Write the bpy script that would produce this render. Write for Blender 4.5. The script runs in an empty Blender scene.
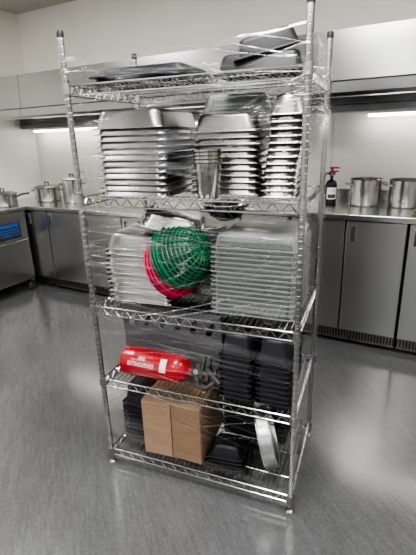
import bpy, math, random
from mathutils import Matrix, Vector, noise
random.seed(7)
S=bpy.context.scene
COL=S.collection
# ------------------------------------------------------------ materials
def newmat(name):
    m=bpy.data.materials.new(name); m.use_nodes=True
    nt=m.node_tree; b=nt.nodes['Principled BSDF']; return m,nt,b
def mat(name,col,rough=.5,metal=0,nscale=0,namt=0,bump=0,stretch=(1,1,1),spec=.5,alpha=1,bscale=None,rvar=0):
    m,nt,b=newmat(name)
    b.inputs['Base Color'].default_value=(*col,1); b.inputs['Roughness'].default_value=rough
    b.inputs['Metallic'].default_value=metal; b.inputs['Specular IOR Level'].default_value=spec
    b.inputs['Alpha'].default_value=alpha
    if nscale:
        tc=nt.nodes.new('ShaderNodeTexCoord'); mp=nt.nodes.new('ShaderNodeMapping'); mp.inputs['Scale'].default_value=stretch
        n=nt.nodes.new('ShaderNodeTexNoise'); n.inputs['Scale'].default_value=nscale; n.inputs['Detail'].default_value=5
        nt.links.new(tc.outputs['Object'],mp.inputs[0]); nt.links.new(mp.outputs[0],n.inputs['Vector'])
        r=nt.nodes.new('ShaderNodeValToRGB')
        r.color_ramp.elements[0].position=.3; r.color_ramp.elements[1].position=.7
        r.color_ramp.elements[0].color=(*[max(0,c*(1-namt)) for c in col],1)
        r.color_ramp.elements[1].color=(*[min(1,c*(1+namt)) for c in col],1)
        nt.links.new(n.outputs['Fac'],r.inputs[0]); nt.links.new(r.outputs[0],b.inputs['Base Color'])
        if bump:
            bp=nt.nodes.new('ShaderNodeBump'); bp.inputs['Strength'].default_value=bump; bp.inputs['Distance'].default_value=.002
            nt.links.new(n.outputs['Fac'],bp.inputs['Height']); nt.links.new(bp.outputs[0],b.inputs['Normal'])
        if rvar:
            mr=nt.nodes.new('ShaderNodeMapRange'); mr.inputs['To Min'].default_value=rough-rvar; mr.inputs['To Max'].default_value=rough+rvar
            nt.links.new(n.outputs['Fac'],mr.inputs['Value']); nt.links.new(mr.outputs[0],b.inputs['Roughness'])
    return m
M={}
M['steel']=mat('brushed_steel',(.50,.49,.47),.2,1,6,.06,.1,(1,1,30),rvar=.03)
M['door']=mat('cabinet_steel',(.46,.455,.44),.28,1,1.2,.03,0,(8,8,1))
M['hood']=mat('hood_steel',(.25,.25,.245),.24,1,1.2,.05,0,(1,8,8))
M['top']=mat('worktop_steel',(.55,.55,.54),.2,1,3,.05,.03,(1,20,1))
M['pan']=mat('pan_steel',(.36,.35,.335),.25,1,9,.15,.1,rvar=.08)
M['pandark']=mat('worn_pan_steel',(.26,.25,.24),.3,1,9,.2,.1,rvar=.08)
M['chrome']=mat('chrome_wire',(.56,.56,.55),.18,1,20,.1)
M['post']=mat('chrome_post',(.33,.33,.325),.24,1,20,.1)
M['black']=mat('black_plastic',(.009,.009,.011),.42,0,12,.3,spec=.3)
M['rubber']=mat('black_rubber',(.02,.02,.02),.6,0,12,.3)
M['white']=mat('white_plastic',(.75,.76,.76),.35,0,8,.04)
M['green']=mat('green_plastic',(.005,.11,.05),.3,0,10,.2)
M['greendk']=mat('green_shell_gap_shade',(.001,.020,.010),.4,0,10,.2)  # shell darkened to stand for the shade in gaps between the ribs
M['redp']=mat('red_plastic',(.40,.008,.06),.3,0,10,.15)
M['redk']=mat('red_shell_gap_shade',(.09,.002,.014),.4,0,10,.15)  # red shell, same gap shade put into its colour
M['red']=mat('red_enamel',(.30,.003,.011),.22,0,8,.1)
M['card']=mat('cardboard',(.22,.14,.085),.85,0,7,.12,.1,(1,1,8),spec=.2)
M['cardin']=mat('cardboard_flap',(.29,.19,.12),.85,0,7,.12,.1,(1,1,8),spec=.2)
M['wall']=mat('painted_wall',(.86,.83,.75),.6,0,3,.03,.05)
M['wallb']=mat('unseen_dark_wall',(.30,.29,.27),.6,0,3,.04,.05)  # unseen walls, kept dark so the steel reflects a dark room
M['panel']=mat('wall_panel',(.74,.72,.67),.3,0,2,.05,.03)
M['ceil']=mat('ceiling_paint',(.50,.49,.46),.8,0,3,.05)
M['dark']=mat('dark_recess',(.02,.02,.022),.5,0,8,.2)
M['label']=mat('label_paper',(.75,.72,.70),.5,0,20,.03)
M['ink']=mat('label_ink',(.03,.03,.04),.5,0,20,.03)
M['blue']=mat('blue_display',(.02,.09,.30),.3,0,20,.2)
M['alu']=mat('mill_aluminium',(.6,.6,.6),.3,1,10,.1)
def emis(name,col,s):
    m,nt,b=newmat(name)
    b.inputs['Base Color'].default_value=(*col,1); b.inputs['Emission Color'].default_value=(*col,1)
    b.inputs['Emission Strength'].default_value=s; return m
M['tube']=emis('lit_tube',(1,.97,.9),10)
M['lpanel']=emis('lit_panel',(1,.99,.97),9)
m,nt,b=newmat('resin_floor'); M['floor']=m
tc=nt.nodes.new('ShaderNodeTexCoord')
n1=nt.nodes.new('ShaderNodeTexNoise'); n1.inputs['Scale'].default_value=1.6; n1.inputs['Detail'].default_value=4
n2=nt.nodes.new('ShaderNodeTexNoise'); n2.inputs['Scale'].default_value=110; n2.inputs['Detail'].default_value=2
mp=nt.nodes.new('ShaderNodeMapping'); mp.inputs['Rotation'].default_value=(0,0,.75)
mp2=nt.nodes.new('ShaderNodeMapping'); mp2.inputs['Scale'].default_value=(1,9,1)
n3=nt.nodes.new('ShaderNodeTexNoise'); n3.inputs['Scale'].default_value=9; n3.inputs['Detail'].default_value=7; n3.inputs['Distortion'].default_value=.5
for n in (n1,n2): nt.links.new(tc.outputs['Object'],n.inputs['Vector'])
nt.links.new(tc.outputs['Object'],mp.inputs[0]); nt.links.new(mp.outputs[0],mp2.inputs[0]); nt.links.new(mp2.outputs[0],n3.inputs['Vector'])
r1=nt.nodes.new('ShaderNodeValToRGB'); e=r1.color_ramp.elements
e[0].position=.3; e[0].color=(.098,.100,.103,1); e[1].position=.7; e[1].color=(.115,.117,.120,1)
nt.links.new(n1.outputs['Fac'],r1.inputs[0])
mx=nt.nodes.new('ShaderNodeMixRGB'); mx.blend_type='OVERLAY'; mx.inputs[0].default_value=.3
nt.links.new(r1.outputs[0],mx.inputs[1]); nt.links.new(n2.outputs['Fac'],mx.inputs[2])
mx2=nt.nodes.new('ShaderNodeMixRGB'); mx2.blend_type='OVERLAY'; mx2.inputs[0].default_value=.3
nt.links.new(mx.outputs[0],mx2.inputs[1]); nt.links.new(n3.outputs['Fac'],mx2.inputs[2])
nt.links.new(mx2.outputs[0],b.inputs['Base Color'])
mr=nt.nodes.new('ShaderNodeMapRange'); mr.inputs['From Min'].default_value=.3; mr.inputs['From Max'].default_value=.7; mr.inputs['To Min'].default_value=.16; mr.inputs['To Max'].default_value=.21
nt.links.new(n3.outputs['Fac'],mr.inputs['Value']); nt.links.new(mr.outputs[0],b.inputs['Roughness'])
bp=nt.nodes.new('ShaderNodeBump'); bp.inputs['Strength'].default_value=.08; bp.inputs['Distance'].default_value=.001
nt.links.new(n2.outputs['Fac'],bp.inputs['Height']); nt.links.new(bp.outputs[0],b.inputs['Normal'])
b.inputs['Metallic'].default_value=.3
b.inputs['Specular IOR Level'].default_value=.9
def clear(name,col,fac,rough):
    m=bpy.data.materials.new(name); m.use_nodes=True; nt=m.node_tree; nt.nodes.clear()
    out=nt.nodes.new('ShaderNodeOutputMaterial'); tr=nt.nodes.new('ShaderNodeBsdfTransparent')
    tr.inputs[0].default_value=(.92,.93,.93,1)
    pr=nt.nodes.new('ShaderNodeBsdfPrincipled'); pr.inputs['Base Color'].default_value=(*col,1); pr.inputs['Roughness'].default_value=rough
    tc=nt.nodes.new('ShaderNodeTexCoord'); n=nt.nodes.new('ShaderNodeTexNoise'); n.inputs['Scale'].default_value=9
    nt.links.new(tc.outputs['Object'],n.inputs['Vector'])
    lw=nt.nodes.new('ShaderNodeLayerWeight'); lw.inputs['Blend'].default_value=.35
    mr=nt.nodes.new('ShaderNodeMapRange'); mr.inputs['To Min'].default_value=fac-.05; mr.inputs['To Max'].default_value=fac+.05
    nt.links.new(n.outputs['Fac'],mr.inputs['Value'])
    ad=nt.nodes.new('ShaderNodeMath'); ad.operation='MULTIPLY_ADD'; ad.inputs[1].default_value=.7; ad.use_clamp=True
    nt.links.new(lw.outputs['Fresnel'],ad.inputs[0]); nt.links.new(mr.outputs[0],ad.inputs[2])
    mix=nt.nodes.new('ShaderNodeMixShader'); nt.links.new(ad.outputs[0],mix.inputs[0])
    nt.links.new(tr.outputs[0],mix.inputs[1]); nt.links.new(pr.outputs[0],mix.inputs[2]); nt.links.new(mix.outputs[0],out.inputs[0])
    return m
M['clear']=clear('clear_polycarbonate',(.42,.43,.42),.11,.06)
# stretch film
m=bpy.data.materials.new('stretch_film'); m.use_nodes=True; nt=m.node_tree; nt.nodes.clear(); M['film']=m
N=nt.nodes; Lk=nt.links
out=N.new('ShaderNodeOutputMaterial'); tr=N.new('ShaderNodeBsdfTransparent'); tr.inputs[0].default_value=(.99,.99,.99,1)
gl=N.new('ShaderNodeBsdfGlossy'); gl.inputs['Roughness'].default_value=.07; gl.inputs['Color'].default_value=(1,1,1,1)
df=N.new('ShaderNodeBsdfDiffuse'); df.inputs['Color'].default_value=(.85,.86,.87,1)
tc=N.new('ShaderNodeTexCoord')
mp=N.new('ShaderNodeMapping'); mp.inputs['Scale'].default_value=(3,3,24)
n=N.new('ShaderNodeTexNoise'); n.inputs['Scale'].default_value=3; n.inputs['Detail'].default_value=2
Lk.new(tc.outputs['Object'],mp.inputs[0]); Lk.new(mp.outputs[0],n.inputs['Vector'])
bp=N.new('ShaderNodeBump'); bp.inputs['Strength'].default_value=.6; bp.inputs['Distance'].default_value=.008
Lk.new(n.outputs['Fac'],bp.inputs['Height']); Lk.new(bp.outputs[0],gl.inputs['Normal'])
at=N.new('ShaderNodeAttribute'); at.attribute_name='crease_sheen'  # mask that places wrinkle highlights and whitish sheen on the film
f1=N.new('ShaderNodeMath'); f1.operation='MULTIPLY'; f1.inputs[1].default_value=.28; Lk.new(at.outputs['Fac'],f1.inputs[0])
mixg=N.new('ShaderNodeMixShader'); Lk.new(f1.outputs[0],mixg.inputs[0]); Lk.new(tr.outputs[0],mixg.inputs[1]); Lk.new(gl.outputs[0],mixg.inputs[2])
f2=N.new('ShaderNodeMath'); f2.operation='MULTIPLY'; f2.inputs[1].default_value=.04; Lk.new(at.outputs['Fac'],f2.inputs[0])
mixd=N.new('ShaderNodeMixShader'); Lk.new(f2.outputs[0],mixd.inputs[0]); Lk.new(mixg.outputs[0],mixd.inputs[1]); Lk.new(df.outputs[0],mixd.inputs[2])
Lk.new(mixd.outputs[0],out.inputs[0])
M['mat']=mat('speckled_grey_sheet',(.085,.085,.09),.55,0,120,.3,.05,spec=.3)

# ------------------------------------------------------------ geometry helpers
def mk(name,V,F,material,smooth=None):
    me=bpy.data.meshes.new(name); me.from_pydata([tuple(v) for v in V],[],F); me.materials.append(M[material]) 
    me.validate()
    if smooth is not None:
        me.shade_smooth(); me.set_sharp_from_angle(angle=math.radians(smooth))
    o=bpy.data.objects.new(name,me); COL.objects.link(o); return o
def boxg(V,F,c,s):
    i=len(V); x,y,z=c; a,b_,d=s[0]/2,s[1]/2,s[2]/2
    for dz in(-d,d):
        for dx,dy in((-a,-b_),(a,-b_),(a,b_),(-a,b_)): V.append(Vector((x+dx,y+dy,z+dz)))
    F+= [(i,i+3,i+2,i+1),(i+4,i+5,i+6,i+7),(i,i+1,i+5,i+4),(i+1,i+2,i+6,i+5),(i+2,i+3,i+7,i+6),(i+3,i,i+4,i+7)]
def box(name,c,s,material,bev=.002):
    V=[];F=[]; boxg(V,F,(0,0,0),s); o=mk(name,V,F,material); o.location=c
    if bev:
        b=o.modifiers.new('bevel','BEVEL'); b.width=bev; b.segments=2; b.limit_method='ANGLE'
    return o
def boxes(name,L,material,bev=.0015):
    V=[];F=[]
    for c,s in L: boxg(V,F,c,s)
    o=mk(name,V,F,material)
    if bev:
        b=o.modifiers.new('bevel','BEVEL'); b.width=bev; b.segments=2; b.limit_method='ANGLE'
    return o
def lathe(V,F,prof,n=32,Mx=None,cap=False):
    i=len(V); k=len(prof)
    for j in range(n):
        a=2*math.pi*j/n
        for r,z in prof:
            p=Vector((r*math.cos(a),r*math.sin(a),z)); V.append(Mx@p if Mx else p)
    for j in range(n):
        j2=(j+1)%n
        for q in range(k-1): F.append((i+j*k+q,i+j2*k+q,i+j2*k+q+1,i+j*k+q+1))
def tube(V,F,path,r,n=6,closed=False):
    P=[Vector(p) for p in path]; m=len(P); i0=len(V); up=None
    for q in range(m):
        if closed: t=(P[(q+1)%m]-P[q-1])
        else: t=P[min(q+1,m-1)]-P[max(q-1,0)]
        t.normalize()
        if up is None:
            up=Vector((0,0,1)) if abs(t.z)<.9 else Vector((1,0,0))
        a=(up-t*up.dot(t))
        if a.length<1e-4: a=t.orthogonal()
        a.normalize(); b_=t.cross(a); up=a
        for k in range(n):
            an=2*math.pi*k/n; V.append(P[q]+a*math.cos(an)*r+b_*math.sin(an)*r)
    rng=m if closed else m-1
    for q in range(rng):
        q2=(q+1)%m
        for k in range(n):
            k2=(k+1)%n; F.append((i0+q*n+k,i0+q*n+k2,i0+q2*n+k2,i0+q2*n+k))
    if not closed:
        F.append(tuple(i0+k for k in range(n))[::-1]); F.append(tuple(i0+(m-1)*n+k for k in range(n)))
def rrect(w,d,r,z,n=5):
    out=[]
    for cx,cy,a0 in((w/2-r,d/2-r,0),(-w/2+r,d/2-r,90),(-w/2+r,-d/2+r,180),(w/2-r,-d/2+r,270)):
        for k in range(n+1):
            a=math.radians(a0+90*k/n); out.append(Vector((cx+r*math.cos(a),cy+r*math.sin(a),z)))
    return out
def loops(V,F,Ls,cap0=False,cap1=False):
    i0=len(V); n=len(Ls[0])
    for L in Ls: V.extend(L)
    for q in range(len(Ls)-1):
        for k in range(n):
            k2=(k+1)%n; F.append((i0+q*n+k,i0+q*n+k2,i0+(q+1)*n+k2,i0+(q+1)*n+k))
    if cap0: F.append(tuple(i0+k for k in range(n))[::-1])
    if cap1: F.append(tuple(i0+(len(Ls)-1)*n+k for k in range(n)))
def child(o,p,name=None):
    o.parent=p; return o
def tag(o,label,cat,group=None):
    o['label']=label; o['category']=cat
    if group: o['group']=group
    return o
def struct(o,label):
    o['kind']='structure'; o['label']=label; return o

# ------------------------------------------------------------ room shell
UL,UR,VB,VF,CH=-4.45,2.6,3.8,-3.2,2.95
struct(box('floor',((UL+UR)/2,(VB+VF)/2,-.05),(UR-UL+.4,VB-VF+.4,.1),'floor',0),'glossy grey troweled resin kitchen floor')
struct(box('ceiling',((UL+UR)/2,(VB+VF)/2,CH+.05),(UR-UL+.4,VB-VF+.4,.1),'ceil',0),'plain off-white ceiling')
struct(box('wall_back',((UL+UR)/2,VB+.05,CH/2),(UR-UL,.1,CH),'wall',0),'cream painted wall behind the hood')
struct(box('wall_left',(UL-.05,(VB+VF)/2,CH/2),(.1,VB-VF,CH),'wall',0),'cream painted side wall')
struct(box('wall_right',(UR+.05,(VB+VF)/2,CH/2),(.1,VB-VF,CH),'wallb',0),'unseen side wall darkened for the steel reflections')
wf=boxes('wall_front',[(((UL+UR)/2,VF-.05,.35),(UR-UL,.1,.7)),(((UL+UR)/2,VF-.05,CH-.15),(UR-UL,.1,.3)),
   ((UL+.4,VF-.05,1.65),(.8,.1,2.0)),((UR-.4,VF-.05,1.65),(.8,.1,2.0)),((-.9,VF-.05,1.65),(.5,.1,2.0))],'wallb',0)
struct(wf,'unseen wall darkened for the steel reflections, with two large window openings')
for i,(a,b_) in enumerate(((UL+.8,-1.15),(-.65,UR-.8))):
    w=boxes('window_%d'%(i+1),[(((a+b_)/2,VF-.05,.73),(b_-a,.06,.06)),(((a+b_)/2,VF-.05,2.62),(b_-a,.06,.06)),((a+.03,VF-.05,1.67),(.06,.06,1.95)),((b_-.03,VF-.05,1.67),(.06,.06,1.95)),(((a+b_)/2,VF-.05,1.67),(.05,.06,1.95))],'white')
    struct(w,'white framed window')
struct(boxes('trim_1',[((x,VB-.004,1.34),(1.19,.008,.84)) for x in (-3.84,-2.64,-1.44,-.24,.96)],'panel',.001),'pale hygienic wall cladding above the worktop')
struct(boxes('trim_2',[((UL+.004,y,1.34),(.008,1.19,.84)) for y in (3.19,1.99,.79)],'panel',.001),'pale hygienic wall cladding above the worktop')
# ------------------------------------------------------------ extractor hood
hz0,hz1,hv=1.77,2.115,2.65
hl=1.9-UL; hc=(1.9+UL)/2
V=[];F=[]
px0=UL+.005
while px0<1.9-.01:
    pw=min(1.2,1.9-px0); a=px0+.002; b_=px0+pw-.002
    i=len(V)
    P=[(hv+.012,hz0),(hv,hz0+.02),(hv,hz0+.075),(hv+.012,hz0+.085),(hv+.03,hz1),(hv+.06,hz1),(hv+.035,hz0+.08),(hv+.035,hz0)]
    for xx in (a,b_):
        for y,z in P: V.append(Vector((xx,y,z)))
    for k in range(8):
        k2=(k+1)%8; F.append((i+k,i+k2,i+8+k2,i+8+k))
    F.append(tuple(i+k for k in range(8))); F.append(tuple(i+8+k for k in range(8))[::-1])
    px0+=pw
root=mk('extractor_hood',V,F,'hood')
tag(root,'long brushed stainless steel extractor canopy above the worktops','extractor hood')
o=boxes('hood_casing',[((hc,(hv+.07+VB)/2,hz1-.011),(hl-.01,VB-hv-.08,.018)),
   ((hc,hv+.078,hz0+.01),(hl-.01,.078,.018)),((hc,hv+.125,hz0+.035),(hl-.01,.012,.06)),((1.885,(hv+VB)/2+.06,(hz0+hz1)/2),(.018,VB-hv-.15,hz1-hz0-.03)),
   ((hc,VB-.11,hz0-.02),(hl-.01,.19,.05)),((hc,VB-.19,hz0+.08),(hl-.01,.02,.14))],'hood',.001); child(o,root)
V=[];F=[]
x=UL+.05
while x<1.85:
    for k in range(8):
        boxg(V,F,(x+.03+k*.055,3.2,hz0+.16),(.03,.62,.02))
    boxg(V,F,(x+.22,3.2,hz0+.18),(.46,.64,.01)); x+=.48
o=mk('grease_filter',V,F,'pandark'); child(o,root)
for a,b_ in ((-.55,.6),(-4.3,-3.3),(-2.6,-1.5)):
    f=boxes('light_fitting',[(((a+b_)/2,VB-.12,hz0-.056),(b_-a+.06,.07,.02))],'white'); child(f,root)
    t=boxes('light_tube',[(((a+b_)/2,VB-.12,hz0-.076),(b_-a,.045,.02))],'tube'); t.parent=f
for i,(x,y) in enumerate(((-3.0,1.2),(-.6,.9),(1.4,1.2),(-3.0,-1.4),(-.6,-1.4),(1.4,-1.4))):
    p=boxes('ceiling_light',[((x,y,CH-.012),(.64,1.24,.02))],'white')
    tag(p,'flat white ceiling light panel','ceiling light','ceiling light panels')
    l=boxes('diffuser',[((x,y,CH-.026),(.58,1.18,.008))],'lpanel'); child(l,p)
    la=bpy.data.lights.new('panel_light','AREA'); la.shape='RECTANGLE'; la.size=.58; la.size_y=1.18; la.energy=30 if y>0 else 13; la.color=(1,.985,.95)
    lo=bpy.data.objects.new('panel_light',la); COL.objects.link(lo); lo.location=(x,y,CH-.035)
# ------------------------------------------------------------ cabinets, back run
FV=3.06
def cabinet(u0,doors,zt,label,hs='l'):
    u1=u0+sum(doors)
    root=boxes('cabinet',[(((u0+u1)/2,(FV+.03+VB-.02)/2,(.13+zt)/2),(u1-u0-.004,VB-.05-FV-.02,zt-.135))],'dark')
    tag(root,label,'kitchen cabinet','undercounter steel cabinets')
    x=u0
    V=[];F=[]
    boxg(V,F,((u0+u1)/2,FV+.06,.08),(u1-u0-.01,.01,.095))
    k=mk('vent_grille',V,F,'dark'); child(k,root)
    V=[];F=[]; n=int((u1-u0)/.022)
    for i in range(n): boxg(V,F,(u0+.02+i*(u1-u0-.04)/(n-1),FV+.05,.085),(.006,.006,.07))
    boxg(V,F,((u0+u1)/2,FV+.045,.123),(u1-u0-.01,.02,.008)); boxg(V,F,((u0+u1)/2,FV+.045,.045),(u1-u0-.01,.02,.008))
    s=mk('grille_slats',V,F,'pandark'); s.parent=k
    for xx in (u0+.06,u1-.06):
        V=[];F=[]; lathe(V,F,[(0,0),(.022,0),(.022,.012),(.014,.02),(.014,.14)],16,Matrix.Translation((xx,FV+.14,0)))
        child(mk('leg',V,F,'rubber',40),root)
    for w in doors:
        d=box('door',(x+w/2,FV+.014,(.14+zt-.012)/2),(w-.014,.028,zt-.012-.14),'door',.004); child(d,root)
        h=boxes('handle',[((-w/2+.055,-.016,zt/2-.165),(.026,.006,.11))],'dark'); h.parent=d
        h2=boxes('handle_rim',[((-w/2+.072,-.02,zt/2-.165),(.006,.014,.115)),((-w/2+.039,-.018,zt/2-.165),(.005,.008,.115))],'chrome',.001); h2.parent=h
        x+=w
    return root
ZL,ZR=.93,1.03
cabinet(-3.93,[.33,.5],ZL-.04,'brushed steel undercounter cabinet in the corner')
cabinet(-3.10,[.5,.5],ZL-.04,'brushed steel undercounter cabinet with vent grille')
cabinet(-1.77,[.4,.4],ZR-.04,'tall brushed steel undercounter fridge with vent grille')
cabinet(-.955,[.405,.405],ZR-.04,'tall brushed steel undercounter fridge with vent grille')
cabinet(-.14,[.405,.405],ZR-.04,'tall brushed steel undercounter fridge with vent grille')
cabinet(.68,[.405,.405],ZR-.04,'tall brushed steel undercounter fridge with vent grille')
tag(boxes('worktop',[(((-2.05+UL)/2,(FV-.03+VB)/2,ZL-.02),(-2.05-UL,VB-FV+.03,.04)),((UL+.30,(FV-.031+.6)/2,ZL-.02),(.60,FV-.031-.6,.04))],'top',.004),'stainless steel corner worktop carrying cooking pots','worktop')
tag(boxes('worktop',[(((-1.8+1.6)/2,(FV-.035+VB)/2,ZR-.02),(3.4,VB-FV+.035,.04)),((-.1,VB-.02,ZR+.04),(3.4,.02,.09))],'top',.004),'stainless steel worktop with low upstand','worktop')
def sideunit(v0,v1):
    FU=-3.87
    r=boxes('undercounter_fridge',[(((UL+FU-.03)/2,(v0+v1)/2,.5),(FU-.03-UL-.01,v1-v0-.01,.76))],'door')
    tag(r,'steel undercounter fridge on castors with blue control panel','undercounter fridge')
    p=box('control_panel',(FU-.012,(v0+v1)/2,.73),(.024,v1-v0-.02,.29),'door',.003); child(p,r)
    s=boxes('display',[((.013,.07,-.03),(.004,.27,.17))],'dark',.001); s.parent=p
    s2=boxes('display_light',[((.0155,.07,.025),(.003,.24,.035))]+[((.0155,.07-.1+.0335*i,-.018-.028*j),(.003,.026,.016)) for i in range(7) for j in range(3)],'blue',.0005); s2.parent=s
    d=box('door',(FU-.012,(v0+v1)/2,.355),(.026,v1-v0-.02,.45),'door',.004); child(d,r)
    h=boxes('handle',[((.026,-(v1-v0)/2+.06,.10),(.014,.02,.2)),((.016,-(v1-v0)/2+.06,.19),(.02,.02,.015)),((.016,-(v1-v0)/2+.06,.01),(.02,.02,.015))],'chrome'); h.parent=d
    for y in(v0+.06,v1-.05):
      for xx in (FU-.02,UL+.08):
        V=[];F=[]; lathe(V,F,[(0,-.016),(.04,-.016),(.048,-.009),(.048,.009),(.04,.016),(0,.016)],20,Matrix.Translation((xx,y,.048))@Matrix.Rotation(math.pi/2,4,'Y'))
        c=mk('castor',V,F,'rubber',40); child(c,r)
        V=[];F=[]; boxg(V,F,(xx-.02,y,.075),(.003,.03,.07)); boxg(V,F,(xx+.02,y,.075),(.003,.05,.07)); boxg(V,F,(xx,y,.112),(.045,.06,.012))
        f=mk('castor_fork',V,F,'chrome'); f.parent=c
sideunit(2.42,3.02); sideunit(1.75,2.4)
s=box('wall_socket',(-3.72,VB-.016,1.22),(.13,.016,.13),'white',.003); tag(s,'white wall socket above the worktop','wall socket')
h=boxes('socket_holes',[((-.022,-.009,0),(.012,.004,.02)),((.022,-.009,0),(.012,.004,.02)),((0,-.009,.028),(.014,.004,.01))],'dark',0); h.parent=s
# ------------------------------------------------------------ pots
def pot(x,y,z,r,h,label,lid=False,long=False):
    V=[];F=[]; lathe(V,F,[(0,0),(r*.93,0),(r*.99,.008),(r,.02),(r,h-.004),(r+.006,h),(r+.004,h+.003),(r-.004,h),(r-.004,.02),(r-.012,.008),(0,.006)],40)
    p=mk('cooking_pot',V,F,'steel',35); p.location=(x,y,z); tag(p,label,'cooking pot')
    if long:
        V=[];F=[]; tube(V,F,[(r-.002,0,h*.8),(r+.04,0,h*.85),(r+.11,0,h*1.05),(r+.2,0,h*1.15)],.010,8)
        hd=mk('handle',V,F,'rubber',60); hd.rotation_euler=(0,0,.2); child(hd,p)
    for s in((-1,1) if not long else (-1,)):
        V=[];F=[]; tube(V,F,[(s*(r-.002),-.04,h*.8),(s*(r+.03),-.04,h*.82),(s*(r+.038),-.02,h*.83),(s*(r+.038),.02,h*.83),(s*(r+.03),.04,h*.82),(s*(r-.002),.04,h*.8)],.007,8)
        hd=mk('handle',V,F,'pandark',60); child(hd,p); hd.rotation_euler=(0,0,.5)
    if lid:
        V=[];F=[]; lathe(V,F,[(r+.006,h+.001),(r+.010,h+.008),(r*.75,h+.026),(0,h+.034)],40); l=mk('lid',V,F,'pandark',35); child(l,p)
        V=[];F=[]; tube(V,F,[(-.03,0,h+.026),(-.025,0,h+.06),(.025,0,h+.06),(.03,0,h+.026)],.007,8); k=mk('lid_handle',V,F,'rubber',60); k.parent=l
    return p
pot(-.50,3.5,ZR,.118,.20,'stainless steel stock pot on the worktop',lid=False)
pot(-.215,3.5,ZR,.118,.20,'stainless steel stock pot with loop handles')
pot(-3.94,3.42,ZL,.14,.15,'low stainless steel pot with lid',lid=True)
pot(-3.57,3.45,ZL,.11,.24,'tall stainless steel pot in the corner',lid=True)
pot(-4.13,2.98,ZL,.14,.12,'stainless steel saucepan with long handle and lid',lid=True,long=True)
# ------------------------------------------------------------ fire extinguisher
def extinguisher(r,h,body,label,Mw):
    red=body=='red'
    V=[];F=[]; lathe(V,F,[(0,0.008),(r*.8,.0),(r*.95,.004),(r,.015),(r,h-r*.95),(r*.93,h-r*.6),(r*.72,h-r*.28),(r*.4,h-r*.06),(r*.27,h),(r*.27,h+.02),(0,h+.02)],40)
    e=mk('fire_extinguisher',V,F,body,40); tag(e,label,'fire extinguisher'); e.matrix_world=Mw
    V=[];F=[]
    lathe(V,F,[(0,h+.015),(r*.3,h+.015),(r*.3,h+.045),(r*.2,h+.06),(0,h+.06)],16)
    boxg(V,F,(0,0,h+.045),(r*.5,r*1.1,.02)); child(mk('valve',V,F,'rubber',30),e)
    V=[];F=[]
    for dz,L in((.062,r*1.9),(.09,r*2.1)):
        boxg(V,F,(0,r*.35,h+dz+.004),(.022,L*.8,.004)); boxg(V,F,(-.009,r*.35,h+dz),(.002,L*.8,.012)); boxg(V,F,(.009,r*.35,h+dz),(.002,L*.8,.012))
    boxg(V,F,(0,0,h+.075),(.014,.02,.035)); child(mk('squeeze_handle',V,F,'redp'if not red else 'rubber'),e)
    V=[];F=[]; lathe(V,F,[(0,0),(.012,0),(.012,.012),(0,.012)],16,Matrix.Translation((r*.2,0,h+.04))@Matrix.Rotation(math.pi/2,4,'Y')); child(mk('pressure_gauge',V,F,'pandark',30),e)
    V=[];F=[]; tube(V,F,[(0,-r*.4,h+.045),(0,-r*.9,h+.05),(0,-r*1.25,h+.02),(0,-r*1.3,h-.04),(0,-r*1.22,h*.6),(0,-r*1.2,h*.35)] if not red else
       [(0,-r*.4,h+.045),(.02,-r*.9,h+.06),(.03,-r*.95,h+.10),(.02,-r*.5,h+.13),(-.01,r*.3,h+.12),(-.02,r*.6,h+.08),(.03,r*.2,h+.10),(.03,-r*.5,h+.16)],.008 if not red else .011,8)
    child(mk('hose',V,F,'rubber',60),e)
    def patch(a0,a1,z0,z1,dr,mt,nm,n=16):
        V=[];F=[]
        for i in range(n+1):
            a=a0+(a1-a0)*i/n
            for z in(z0,z1): V.append(Vector(((r+dr)*math.cos(a),(r+dr)*math.sin(a),z)))
        for i in range(n): F.append((2*i,2*i+2,2*i+3,2*i+1))
        return mk(nm,V,F,mt,30)
    lb=patch(-.9,.9,h*.2,h*.68,.0006,'label' if not red else 'red','label_panel'); child(lb,e)
    p2=patch(-.7,.7,h*.24,h*.40,.0010,'ink','instruction_panel') if not red else patch(-.45,.45,h*.64,h*.73,.0010,'label','instruction_panel'); p2.parent=lb
    cu=bpy.data.curves.new('t','FONT'); cu.body='FIRE\nEXTINGUISHER'; cu.size=.028 if r>.05 else .01; cu.align_x='CENTER'
    to=bpy.data.objects.new('t',cu); COL.objects.link(to)
    bpy.context.view_layer.update()
    me=bpy.data.meshes.new_from_object(to.evaluated_get(bpy.context.evaluated_depsgraph_get())); bpy.data.objects.remove(to)
    for v in me.vertices:
        if red: z=h*.35+v.co.x*.72; a=v.co.y/r+.1      # lettering runs along the cylinder
        else: a=v.co.x/r; z=v.co.y+h*.57
        v.co=((r+.0016)*math.cos(a),(r+.0016)*math.sin(a),z)
    me.materials.clear(); me.materials.append(M['label' if red else 'ink'])
    t=bpy.data.objects.new('lettering',me); COL.objects.link(t); t.parent=lb
    return e
extinguisher(.045,.19,'black','small black fire extinguisher with red handle on the worktop',Matrix.Translation((-.765,3.5,ZR))@Matrix.Rotation(-1.2,4,'Z'))

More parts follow.
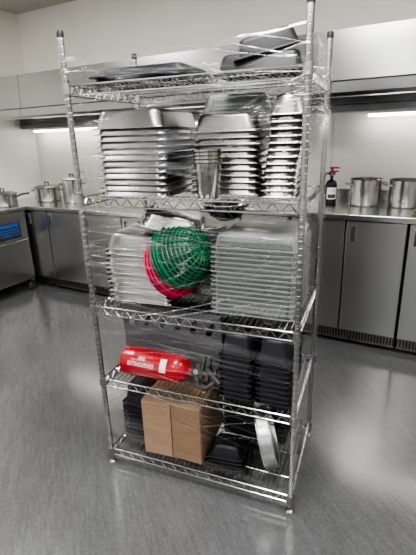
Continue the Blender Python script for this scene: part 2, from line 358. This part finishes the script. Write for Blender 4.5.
# ------------------------------------------------------------ rack
W,D,H=.912,.53,1.95
RM=Matrix.Translation((-.883,1.612,0))@Matrix.Rotation(math.radians(7),4,'Z')
def RP(x,y,z): return RM@Matrix.Translation((x-W/2,y-D/2,z))
rack=bpy.data.objects.new('shelving_rack',None); COL.objects.link(rack); rack.matrix_world=RM; rack.empty_display_size=.1
tag(rack,'five-tier chrome wire shelving rack wrapped in clear film','shelving rack')
SH=[.085,.49,.865,1.35,1.775]
prof=[(0,.03),(.0118,.03)]; z=.05
while z<H-.01:
    prof+=[(.0118,z),(.0113,z+.0012),(.0113,z+.0028),(.0118,z+.004)]; z+=.0254
prof+=[(.0118,H),(0,H)]
def tmp(Vf,mt,sm):
    V=[];F=[]; Vf(V,F); o=mk('tmp',V,F,mt,sm); me=o.data; bpy.data.objects.remove(o); return me
post_me=tmp(lambda V,F:lathe(V,F,prof,18),'post',15)
foot_me=tmp(lambda V,F:lathe(V,F,[(0,0),(.017,0),(.018,.006),(.013,.012),(.006,.014),(.006,.03),(.0135,.031),(.0135,.05),(0,.05)],18),'pandark',35)
cap_me=tmp(lambda V,F:lathe(V,F,[(.0122,-.014),(.0135,-.014),(.0135,.004),(.010,.009),(0,.010)],18),'black',35)
col_me=tmp(lambda V,F:lathe(V,F,[(.0122,-.034),(.0175,-.034),(.0155,.004),(.0122,.004)],20),'pandark',35)
for ix,x in enumerate((0,W)):
    for iy,y in enumerate((0,D)):
        p=bpy.data.objects.new('post',post_me); COL.objects.link(p); p.parent=rack; p.location=(x-W/2,y-D/2,0)
        for nm,me,z in [('foot',foot_me,0),('post_cap',cap_me,H)]+[('collar',col_me,s) for s in SH]:
            o=bpy.data.objects.new(nm,me); COL.objects.link(o); o.parent=p; o.location=(0,0,z)
x0,x1,y0,y1=-W/2+.016,W/2-.016,-D/2+.002,D/2-.002
V=[];F=[]
for z in (-.003,-.038):
    tube(V,F,[(x0,y0,z),(x1,y0,z)],.0038); tube(V,F,[(x0,y1,z),(x1,y1,z)],.0038)
    tube(V,F,[(-W/2+.002,y0+.014,z),(-W/2+.002,y1-.014,z)],.0038); tube(V,F,[(W/2-.002,y0+.014,z),(W/2-.002,y1-.014,z)],.0038)
def zig(a,b_,fixed,axis,n):
    P=[]
    for i in range(n+1):
        t=a+(b_-a)*i/n; z=-.003 if i%2 else -.038
        P.append((t,fixed,z) if axis=='x' else (fixed,t,z))
    tube(V,F,P,.0029,5)
for yy in (y0,y1): zig(x0,x1,yy,'x',30)
for xx in(-W/2+.002,W/2-.002): zig(y0+.014,y1-.014,xx,'y',18)
sf=mk('shelf',V,F,'chrome',50); sf_me=sf.data; bpy.data.objects.remove(sf)
V=[];F=[]; n=38
for i in range(n):
    xx=x0+.012+(x1-x0-.024)*i/(n-1); tube(V,F,[(xx,y0,0),(xx,y1,0)],.0016,5)
for yy in (-D*.3,0,D*.3): tube(V,F,[(-W/2,yy,-.005),(W/2,yy,-.005)],.003,6)
dk=mk('wire_deck',V,F,'chrome',50); dk_me=dk.data; bpy.data.objects.remove(dk)
for z in SH:
    s=bpy.data.objects.new('shelf',sf_me); COL.objects.link(s); s.parent=rack; s.location=(0,0,z)
    d=bpy.data.objects.new('wire_deck',dk_me); COL.objects.link(d); d.parent=s; 
ZO=.003
# ------------------------------------------------------------ pans
def pan_mesh(name,w,d,h,material,taper=.014,rim=.012,r=.045):
    V=[];F=[]
    L=[rrect(w,d,r*.7,h-.005),rrect(w,d,r*.7,h),rrect(w-2*rim,d-2*rim,r*.8,h),rrect(w-2*rim-.004,d-2*rim-.004,r*.8,h-.005)]
    wb,db=w-2*rim-2*taper,d-2*rim-2*taper
    L+=[rrect(wb+.004,db+.004,r,.014),rrect(wb-.004,db-.004,r,.005),rrect(wb-.022,db-.022,r*.8,0)]
    loops(V,F,L,cap1=True)
    o=mk(name,V,F,material,40); me=o.data; bpy.data.objects.remove(o)
    return me
def pan(me,name,x,y,z,label,cat,group=None,inv=True,h=0,rz=0,rot=None,th=.0009):
    o=bpy.data.objects.new(name,me); COL.objects.link(o)
    s=o.modifiers.new('thickness','SOLIDIFY'); s.thickness=th; s.offset=0
    Mx=RP(x,y,z)@Matrix.Rotation(rz,4,'Z')
    if rot: Mx=Mx@rot
    if inv: Mx=Mx@Matrix.Translation((0,0,h))@Matrix.Rotation(math.pi,4,'X')
    o.matrix_world=Mx; tag(o,label,cat,group); return o
def stack(me,name,x,y,z,n,pitch,h,label,cat,group,inv=True,jit=.003,rz0=0,lean=0):
    for i in range(n):
        pan(me if not isinstance(me,list) else me[i%len(me)],name,x+lean*i+random.uniform(-jit,jit),y+random.uniform(-jit,jit),z+i*pitch,label,cat,group,inv,h,rz0+random.uniform(-.012,.012))
pA=pan_mesh('steel_pan',.325,.40,.068,'pan'); pA2=pan_mesh('steel_pan_worn',.325,.40,.068,'pandark')
pD=pan_mesh('steel_pan_short',.325,.43,.068,'pan'); pD2=pan_mesh('steel_pan_short_worn',.325,.43,.068,'pandark')
pB=pan_mesh('steel_half_pan',.29,.34,.068,'pan'); pB2=pan_mesh('steel_half_pan_worn',.29,.34,.068,'pandark')
pC=pan_mesh('steel_third_pan',.15,.30,.068,'pan')
lab='inverted stainless steel hotel pan nested in a stack'
z2=SH[3]+ZO
stack([pA,pA,pA2],'hotel_pan',.228,.225,z2,12,.0235,.068,lab,'steel pan','steel pans stacked on the upper shelf')
stack([pB,pB2],'hotel_pan',.578,.31,z2,11,.0235,.068,lab,'steel pan','half-size steel pans on the upper shelf')
stack([pC],'hotel_pan',.795,.23,z2,13,.0235,.068,lab,'steel pan','narrow steel pans on the upper shelf',rz0=.05,lean=.0026)
z3=SH[2]+ZO
stack([pD,pD2],'hotel_pan',.178,.30,z3,12,.0218,.068,lab,'steel pan','steel pans stacked on the middle shelf',jit=.004)
pan(pB,'hotel_pan',.285,.27,z3+.325,'stainless steel pan tipped on top of a pan stack','steel pan',None,True,.068,.35,Matrix.Rotation(.26,4,'Y'))
bk_me=tmp(lambda V,F:lathe(V,F,[(0,.003),(.038,.0),(.040,.006),(.050,.118),(.0505,.126),(.055,.13),(.055,.136),(.049,.134),(.0385,.008),(0,.006)],36),'pan',40)
for i in range(4):
    o=bpy.data.objects.new('steel_beaker',bk_me); COL.objects.link(o); o.matrix_world=RP(.548,.06,z2+i*.013); tag(o,'stainless steel beaker nested in a short stack','steel beaker','steel beakers beside the pans')
pF=pan_mesh('clear_pan',.35,.42,.05,'clear',taper=.008,r=.022); 
lbF='inverted clear polycarbonate food pan in a tall stack'
for i in range(15):
    pan(pF,'clear_food_pan',.708+random.uniform(-.003,.003),.295,z3+i*.020,lbF,'plastic food pan','clear food pans on the middle shelf',True,.05,random.uniform(-.01,.01),th=.002)
pG=pan_mesh('clear_small_pan',.30,.16,.06,'clear')
for i in range(2): pan(pG,'clear_food_pan',.58,.33,z2+.307+i*.012,'small clear pan lying on a steel stack','plastic food pan','small clear pans above the steel stack',True,.06,th=.002)
V=[];F=[]; lathe(V,F,[(0,0),(.04,.0),(.075,.02),(.10,.055),(.112,.075),(.118,.076),(.118,.079),(.11,.079),(.097,.056),(.073,.023),(.04,.004),(0,.003)],40)
bw=mk('mixing_bowl',V,F,'steel',40); bw.matrix_world=RP(.50,.40,z3+.335); tag(bw,'shallow stainless steel bowl wedged between stacks','steel bowl')
pH=pan_mesh('clear_tall_pan',.15,.25,.10,'clear')
for i in range(7): pan(pH,'clear_food_pan',.437,.39,z3+i*.0325,'tall narrow clear container behind the baskets','plastic food pan','clear containers behind the baskets',True,.10,th=.002)
# ---- baskets
def basket(green,label,group,Mw):
    R,hh=.137,.12
    def rad(t): return .062+(R-.062)*(t**.6)
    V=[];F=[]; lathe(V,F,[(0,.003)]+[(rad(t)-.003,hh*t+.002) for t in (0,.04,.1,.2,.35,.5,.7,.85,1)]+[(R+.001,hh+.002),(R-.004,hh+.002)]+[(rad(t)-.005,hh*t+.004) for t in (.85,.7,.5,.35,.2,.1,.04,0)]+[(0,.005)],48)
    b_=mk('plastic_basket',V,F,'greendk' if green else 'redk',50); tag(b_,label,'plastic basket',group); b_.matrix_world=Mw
    V=[];F=[]; mt='green' if green else 'redp'
    circ=lambda rr,z,n=48:[(rr*math.cos(2*math.pi*i/n),rr*math.sin(2*math.pi*i/n),z) for i in range(n)]
    for t in (.06,.17,.29,.42,.56,.70,.85): tube(V,F,circ(rad(t)+.0006,hh*t),.0032,6,True)
    for rr in (.014,.030,.046,.060): tube(V,F,circ(rr,.0005,40),.003,6,True)
    for i in range(20):
        a=2*math.pi*i/20; P=[(.014*math.cos(a),.014*math.sin(a),.001)]
        for t in (0,.06,.15,.3,.5,.75,1): 
            rr=rad(t); P.append((rr*math.cos(a),rr*math.sin(a),hh*t))
        tube(V,F,P,.0032,6)
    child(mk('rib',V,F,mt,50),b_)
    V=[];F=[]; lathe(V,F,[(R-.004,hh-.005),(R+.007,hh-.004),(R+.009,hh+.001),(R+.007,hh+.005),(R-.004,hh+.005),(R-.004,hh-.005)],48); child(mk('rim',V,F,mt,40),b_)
    return b_
ax=Vector((-.92,.20,-.44)).normalized(); q=ax.to_track_quat('Z','Y').to_matrix().to_4x4()
base=Vector((.488,.118,z3+.272))
for i,g in enumerate((1,1,1,0,0,0)):
    p=base+ax*(.018*i)+(Vector((0,0,0)) if g else Vector((.010,-.002,-.022)))
    basket(g,'round dark green slotted plastic basket tipped on its side' if g else 'round crimson plastic basket nested under the green ones','nested plastic baskets',RP(*p)@q)
# ---- fourth tier
z4=SH[1]+ZO
Mx=RP(.085,.085,z4+.070)@Matrix(((0,0,1,0),(-.85,.527,0,0),(-.527*-1,.85,0,0),(0,0,0,1)))
extinguisher(.068,.335,'red','red fire extinguisher lying on its side with black hose',Mx)
V=[];F=[]; nx,nz=170,100
SHW,SHH=.52,.325
slots=[(.05+.083*i,.245) for i in range(6)]
def sp(i,j):
    x=SHW*i/nx; z=SHH*j/nz
    return Vector((x,.010*math.sin(x*9)-.02*(z/SHH)**2,z))
for j in range(nz+1):
    for i in range(nx+1): V.append(sp(i,j))
for j in range(nz):
    for i in range(nx):
        x=SHW*(i+.5)/nx; z=SHH*(j+.5)/nz; hole=False
        for sx,sz in slots:
            dx=(x-sx-(z-sz)*.35); dz=max(0,abs(z-sz)-.024)
            if dx*dx+dz*dz<.0145**2: hole=True
        if not hole:
            a=j*(nx+1)+i; F.append((a,a+1,a+nx+2,a+nx+1))
sh=mk('slotted_sheet',V,F,'mat',60); s=sh.modifiers.new('t','SOLIDIFY'); s.thickness=.003
sh.matrix_world=RP(.03,.185,z4+.002); tag(sh,'speckled grey flexible sheet with a row of handle slots','slotted sheet')
pK=pan_mesh('black_pan',.15,.30,.10,'black',r=.022); pK2=pan_mesh('black_wide_pan',.325,.20,.065,'black',r=.022); pK3=pan_mesh('black_tray',.42,.33,.03,'black',r=.03)
pN=pan_mesh('black_long_pan',.46,.22,.065,'black',r=.022)
pL=pan_mesh('black_small_pan',.17,.15,.05,'black',r=.018)
lk='inverted black plastic food pan in a nested stack'
for x,n in((.65,9),(.81,9)):
    stack([pK],'black_food_pan',x,.19,z4,n,.024,.10,lk,'plastic food pan','black food pans beside the extinguisher')
stack([pN],'black_food_pan',.28,.38,z4,10,.026,.065,lk,'plastic food pan','black pans behind the grey sheet')
# ---- bottom tier
z5=SH[0]+ZO
stack([pK],'black_food_pan',.098,.24,z5,9,.026,.10,lk,'plastic food pan','black pans beside the cardboard box',rz0=0)
bx,by,bz=.30,.34,.30
w=.004
cb=boxes('cardboard_box',[((0,0,w/2),(bx,by,w)),((0,0,bz-w/2),(bx,by,w)),((-bx/2+w/2,0,bz/2),(w,by,bz-2*w)),((bx/2-w/2,0,bz/2),(w,by,bz-2*w)),((0,by/2-w/2,bz/2),(bx-2*w,w,bz-2*w))],'card',.001)
cb.matrix_world=RP(.325,.21,z5)@Matrix.Rotation(.03,4,'Z'); tag(cb,'brown cardboard box lying on its side with closed flaps','cardboard box')
for s_,a,mt in((-1,.03,'cardin'),(1,-.05,'card')):
    f=boxes('flap',[((-s_*bx/4,-.002,bz/2),(bx/2-.003,.004,bz-.003))],mt,.001); child(f,cb); f.location=(s_*bx/2,-by/2-.002,0); f.rotation_euler=(0,0,a)
for i in range(4): pan(pL,'black_food_pan',.59,.12,z5+i*.02,'small black plastic pan beside the cardboard box','plastic food pan','small black pans on the bottom shelf',True,.05,0.1,th=.002)
V=[];F=[]; R=.15; lathe(V,F,[(R,-.028),(R+.004,-.030),(R+.005,-.026),(R+.0015,-.023),(R+.0015,.023),(R+.005,.026),(R+.004,.030),(R,.028),(R-.0015,.023),(R-.0015,-.023),(R,-.028)],64)
b2=mk('drum_sieve',V,F,'alu',40); b2.matrix_world=RP(.765,.165,z5+R+.012)@Vector((.93,.27,.22)).normalized().to_track_quat('Z','Y').to_matrix().to_4x4(); tag(b2,'round sieve with thin bright metal band standing on its rim','drum sieve')
V=[];F=[]; lathe(V,F,[(0,-.022),(R-.002,-.022),(R-.002,-.019),(0,-.019)],64); child(mk('sieve_mesh',V,F,'dark',40),b2)
stack([pK2],'black_food_pan',.66,.40,z5,10,.026,.065,lk,'plastic food pan','black pans at the back of the bottom shelf')
# ---- top
z1=SH[4]+ZO
for i in range(2): pan(pK3,'black_tray',.265,.22,z1+i*.022,'black plastic tray nested on the top shelf','plastic tray','black trays on the top shelf',True,.03,.02-.02*i,th=.003)
pan(pK2,'black_food_pan',.72,.2,z1,lk,'plastic food pan','black pans on the top shelf',True,.065,.02,th=.002)
pM=pan_mesh('black_tilted_pan',.24,.17,.06,'black',r=.02)
pan(pM,'black_food_pan',.74,.2,z1+.072,'black plastic pan tipped up on top of the rack','plastic food pan',None,True,.06,.15,Matrix.Rotation(-.20,4,'Y')@Matrix.Rotation(.12,4,'X'),th=.002)
# ------------------------------------------------------------ stretch film : wrinkles with their highlights and sheen shaped into bands; the perfectly clear gaps between them carry no surface
off=.019
per=[]
x0,x1,y0,y1=-W/2-off,W/2+off,-D/2-off,D/2+off
def seg(a,b_,n): return [Vector(a).lerp(Vector(b_),i/n) for i in range(n)]
c=.012
per+=seg((x0+c,y0),(x1-c,y0),280)+seg((x1-c,y0),(x1,y0+c),4)+seg((x1,y0+c),(x1,y1-c),150)+seg((x1,y1-c),(x1-c,y1),4)
per+=seg((x1-c,y1),(x0+c,y1),110)+seg((x0+c,y1),(x0,y1-c),4)+seg((x0,y1-c),(x0,y0+c),70)+seg((x0,y0+c),(x0+c,y0),4)
V=[];F=[];CR=[]; n=len(per); rows=800; zb,zt=.10,1.85
dirs=((.07,.6,26,0,.045,.7),(-.10,.7,30,11,.045,.7),(-.30,.7,12,23,.022,1.0),(.22,.7,17,37,.025,.9),(-.2,.6,8,83,.11,.4),(.12,.5,10,91,.11,.4))  # narrow wrinkle highlights first, then wide soft sheen bands
def crease_sheen(p,z):
    s=p.x-p.y*.9
    best=0
    for (ang,fx,fz,off_,wd,st) in dirs:
        a=s*math.cos(ang)-z*math.sin(ang); b_=s*math.sin(ang)+z*math.cos(ang)
        m_=noise.noise(Vector((a*1.6,b_*3.0,off_+50)))-(.04 if wd<.1 else .10)
        if m_<=0: continue
        v=noise.noise(Vector((a*fx,b_*fz,off_)))
        g=1-abs(v)/wd
        if g>0: best=max(best,g*min(1,m_*4)*st)
    return best
for j in range(rows+1):
    t=j/rows
    for k,p in enumerate(per):
        edge=noise.noise(Vector((p.x*5,p.y*5,2)))*.03
        ztop=zt+edge+ .03*(p.x/W+.5); zbot=zb+noise.noise(Vector((p.x*4,p.y*4,9)))*.05
        z=zbot+(ztop-zbot)*t
        dx=min(p.x-x0,x1-p.x); dy=min(p.y-y0,y1-p.y)
        wgt=min(1,max(dx,dy)/.06)
        cr=crease_sheen(p,z)
        if p.x>x1-.02 and k>200: cr=max(cr,.7*min(1,max(0,noise.noise(Vector((p.y*9,z*2.2,77)))+.12)*2.5))
        if t>.995 or t<.004: cr=max(cr,.5)
        if t<.05 and p.x>.2 and p.y<0: cr=max(cr,.9*max(0,noise.noise(Vector((p.x*14,p.y*14,z*10)))+.15))
        CR.append(min(1,cr))
        d=(.004*noise.noise(Vector((p.x*3+z*6,p.y*3,z*5-p.x*7)))+.003*cr)*wgt
        nx=ny=0
        if dx<dy: nx=-1 if p.x<0 else 1
        else: ny=-1 if p.y<0 else 1
        inw=.02*(t-.985)/.015 if t>.985 else 0
        V.append(Vector((p.x+nx*(d-inw),p.y+ny*(d-inw),z)))
for j in range(rows):
    for k in range(n):
        k2=(k+1)%n; q_=(j*n+k,j*n+k2,(j+1)*n+k2,(j+1)*n+k)
        if sum(CR[i] for i in q_)>.06*4: F.append(q_)
me=bpy.data.meshes.new('stretch_film'); me.from_pydata(V,[],F); me.materials.append(M['film'])
at=me.attributes.new('crease_sheen','FLOAT','POINT'); at.data.foreach_set('value',CR)
me.shade_smooth()
fl=bpy.data.objects.new('stretch_film',me); COL.objects.link(fl); fl.matrix_world=RM
tag(fl,'clear wrinkled plastic stretch film wrapped around the loaded rack','plastic film')
# ------------------------------------------------------------ world + camera
w=bpy.data.worlds.new('world'); S.world=w; w.use_nodes=True
w.node_tree.nodes['Background'].inputs[0].default_value=(.9,.95,1,1); w.node_tree.nodes['Background'].inputs[1].default_value=1.0
cam=bpy.data.cameras.new('camera'); co=bpy.data.objects.new('camera',cam); COL.objects.link(co); S.camera=co
f=Vector((-.457,.8312,-.3168)).normalized(); r=Vector((.8806,.473,-.0294)); r=(r-f*r.dot(f)).normalized(); u=r.cross(f)
co.matrix_world=Matrix(((r.x,u.x,-f.x,0),(r.y,u.y,-f.y,0),(r.z,u.z,-f.z,1.57),(0,0,0,1)))
cam.sensor_fit='HORIZONTAL'; cam.sensor_width=36; cam.lens=36.35; cam.clip_start=.05
S.view_settings.view_transform='AgX'; S.view_settings.exposure=.85
try: S.view_settings.look='AgX - Medium High Contrast'
except Exception as ex: print(ex)
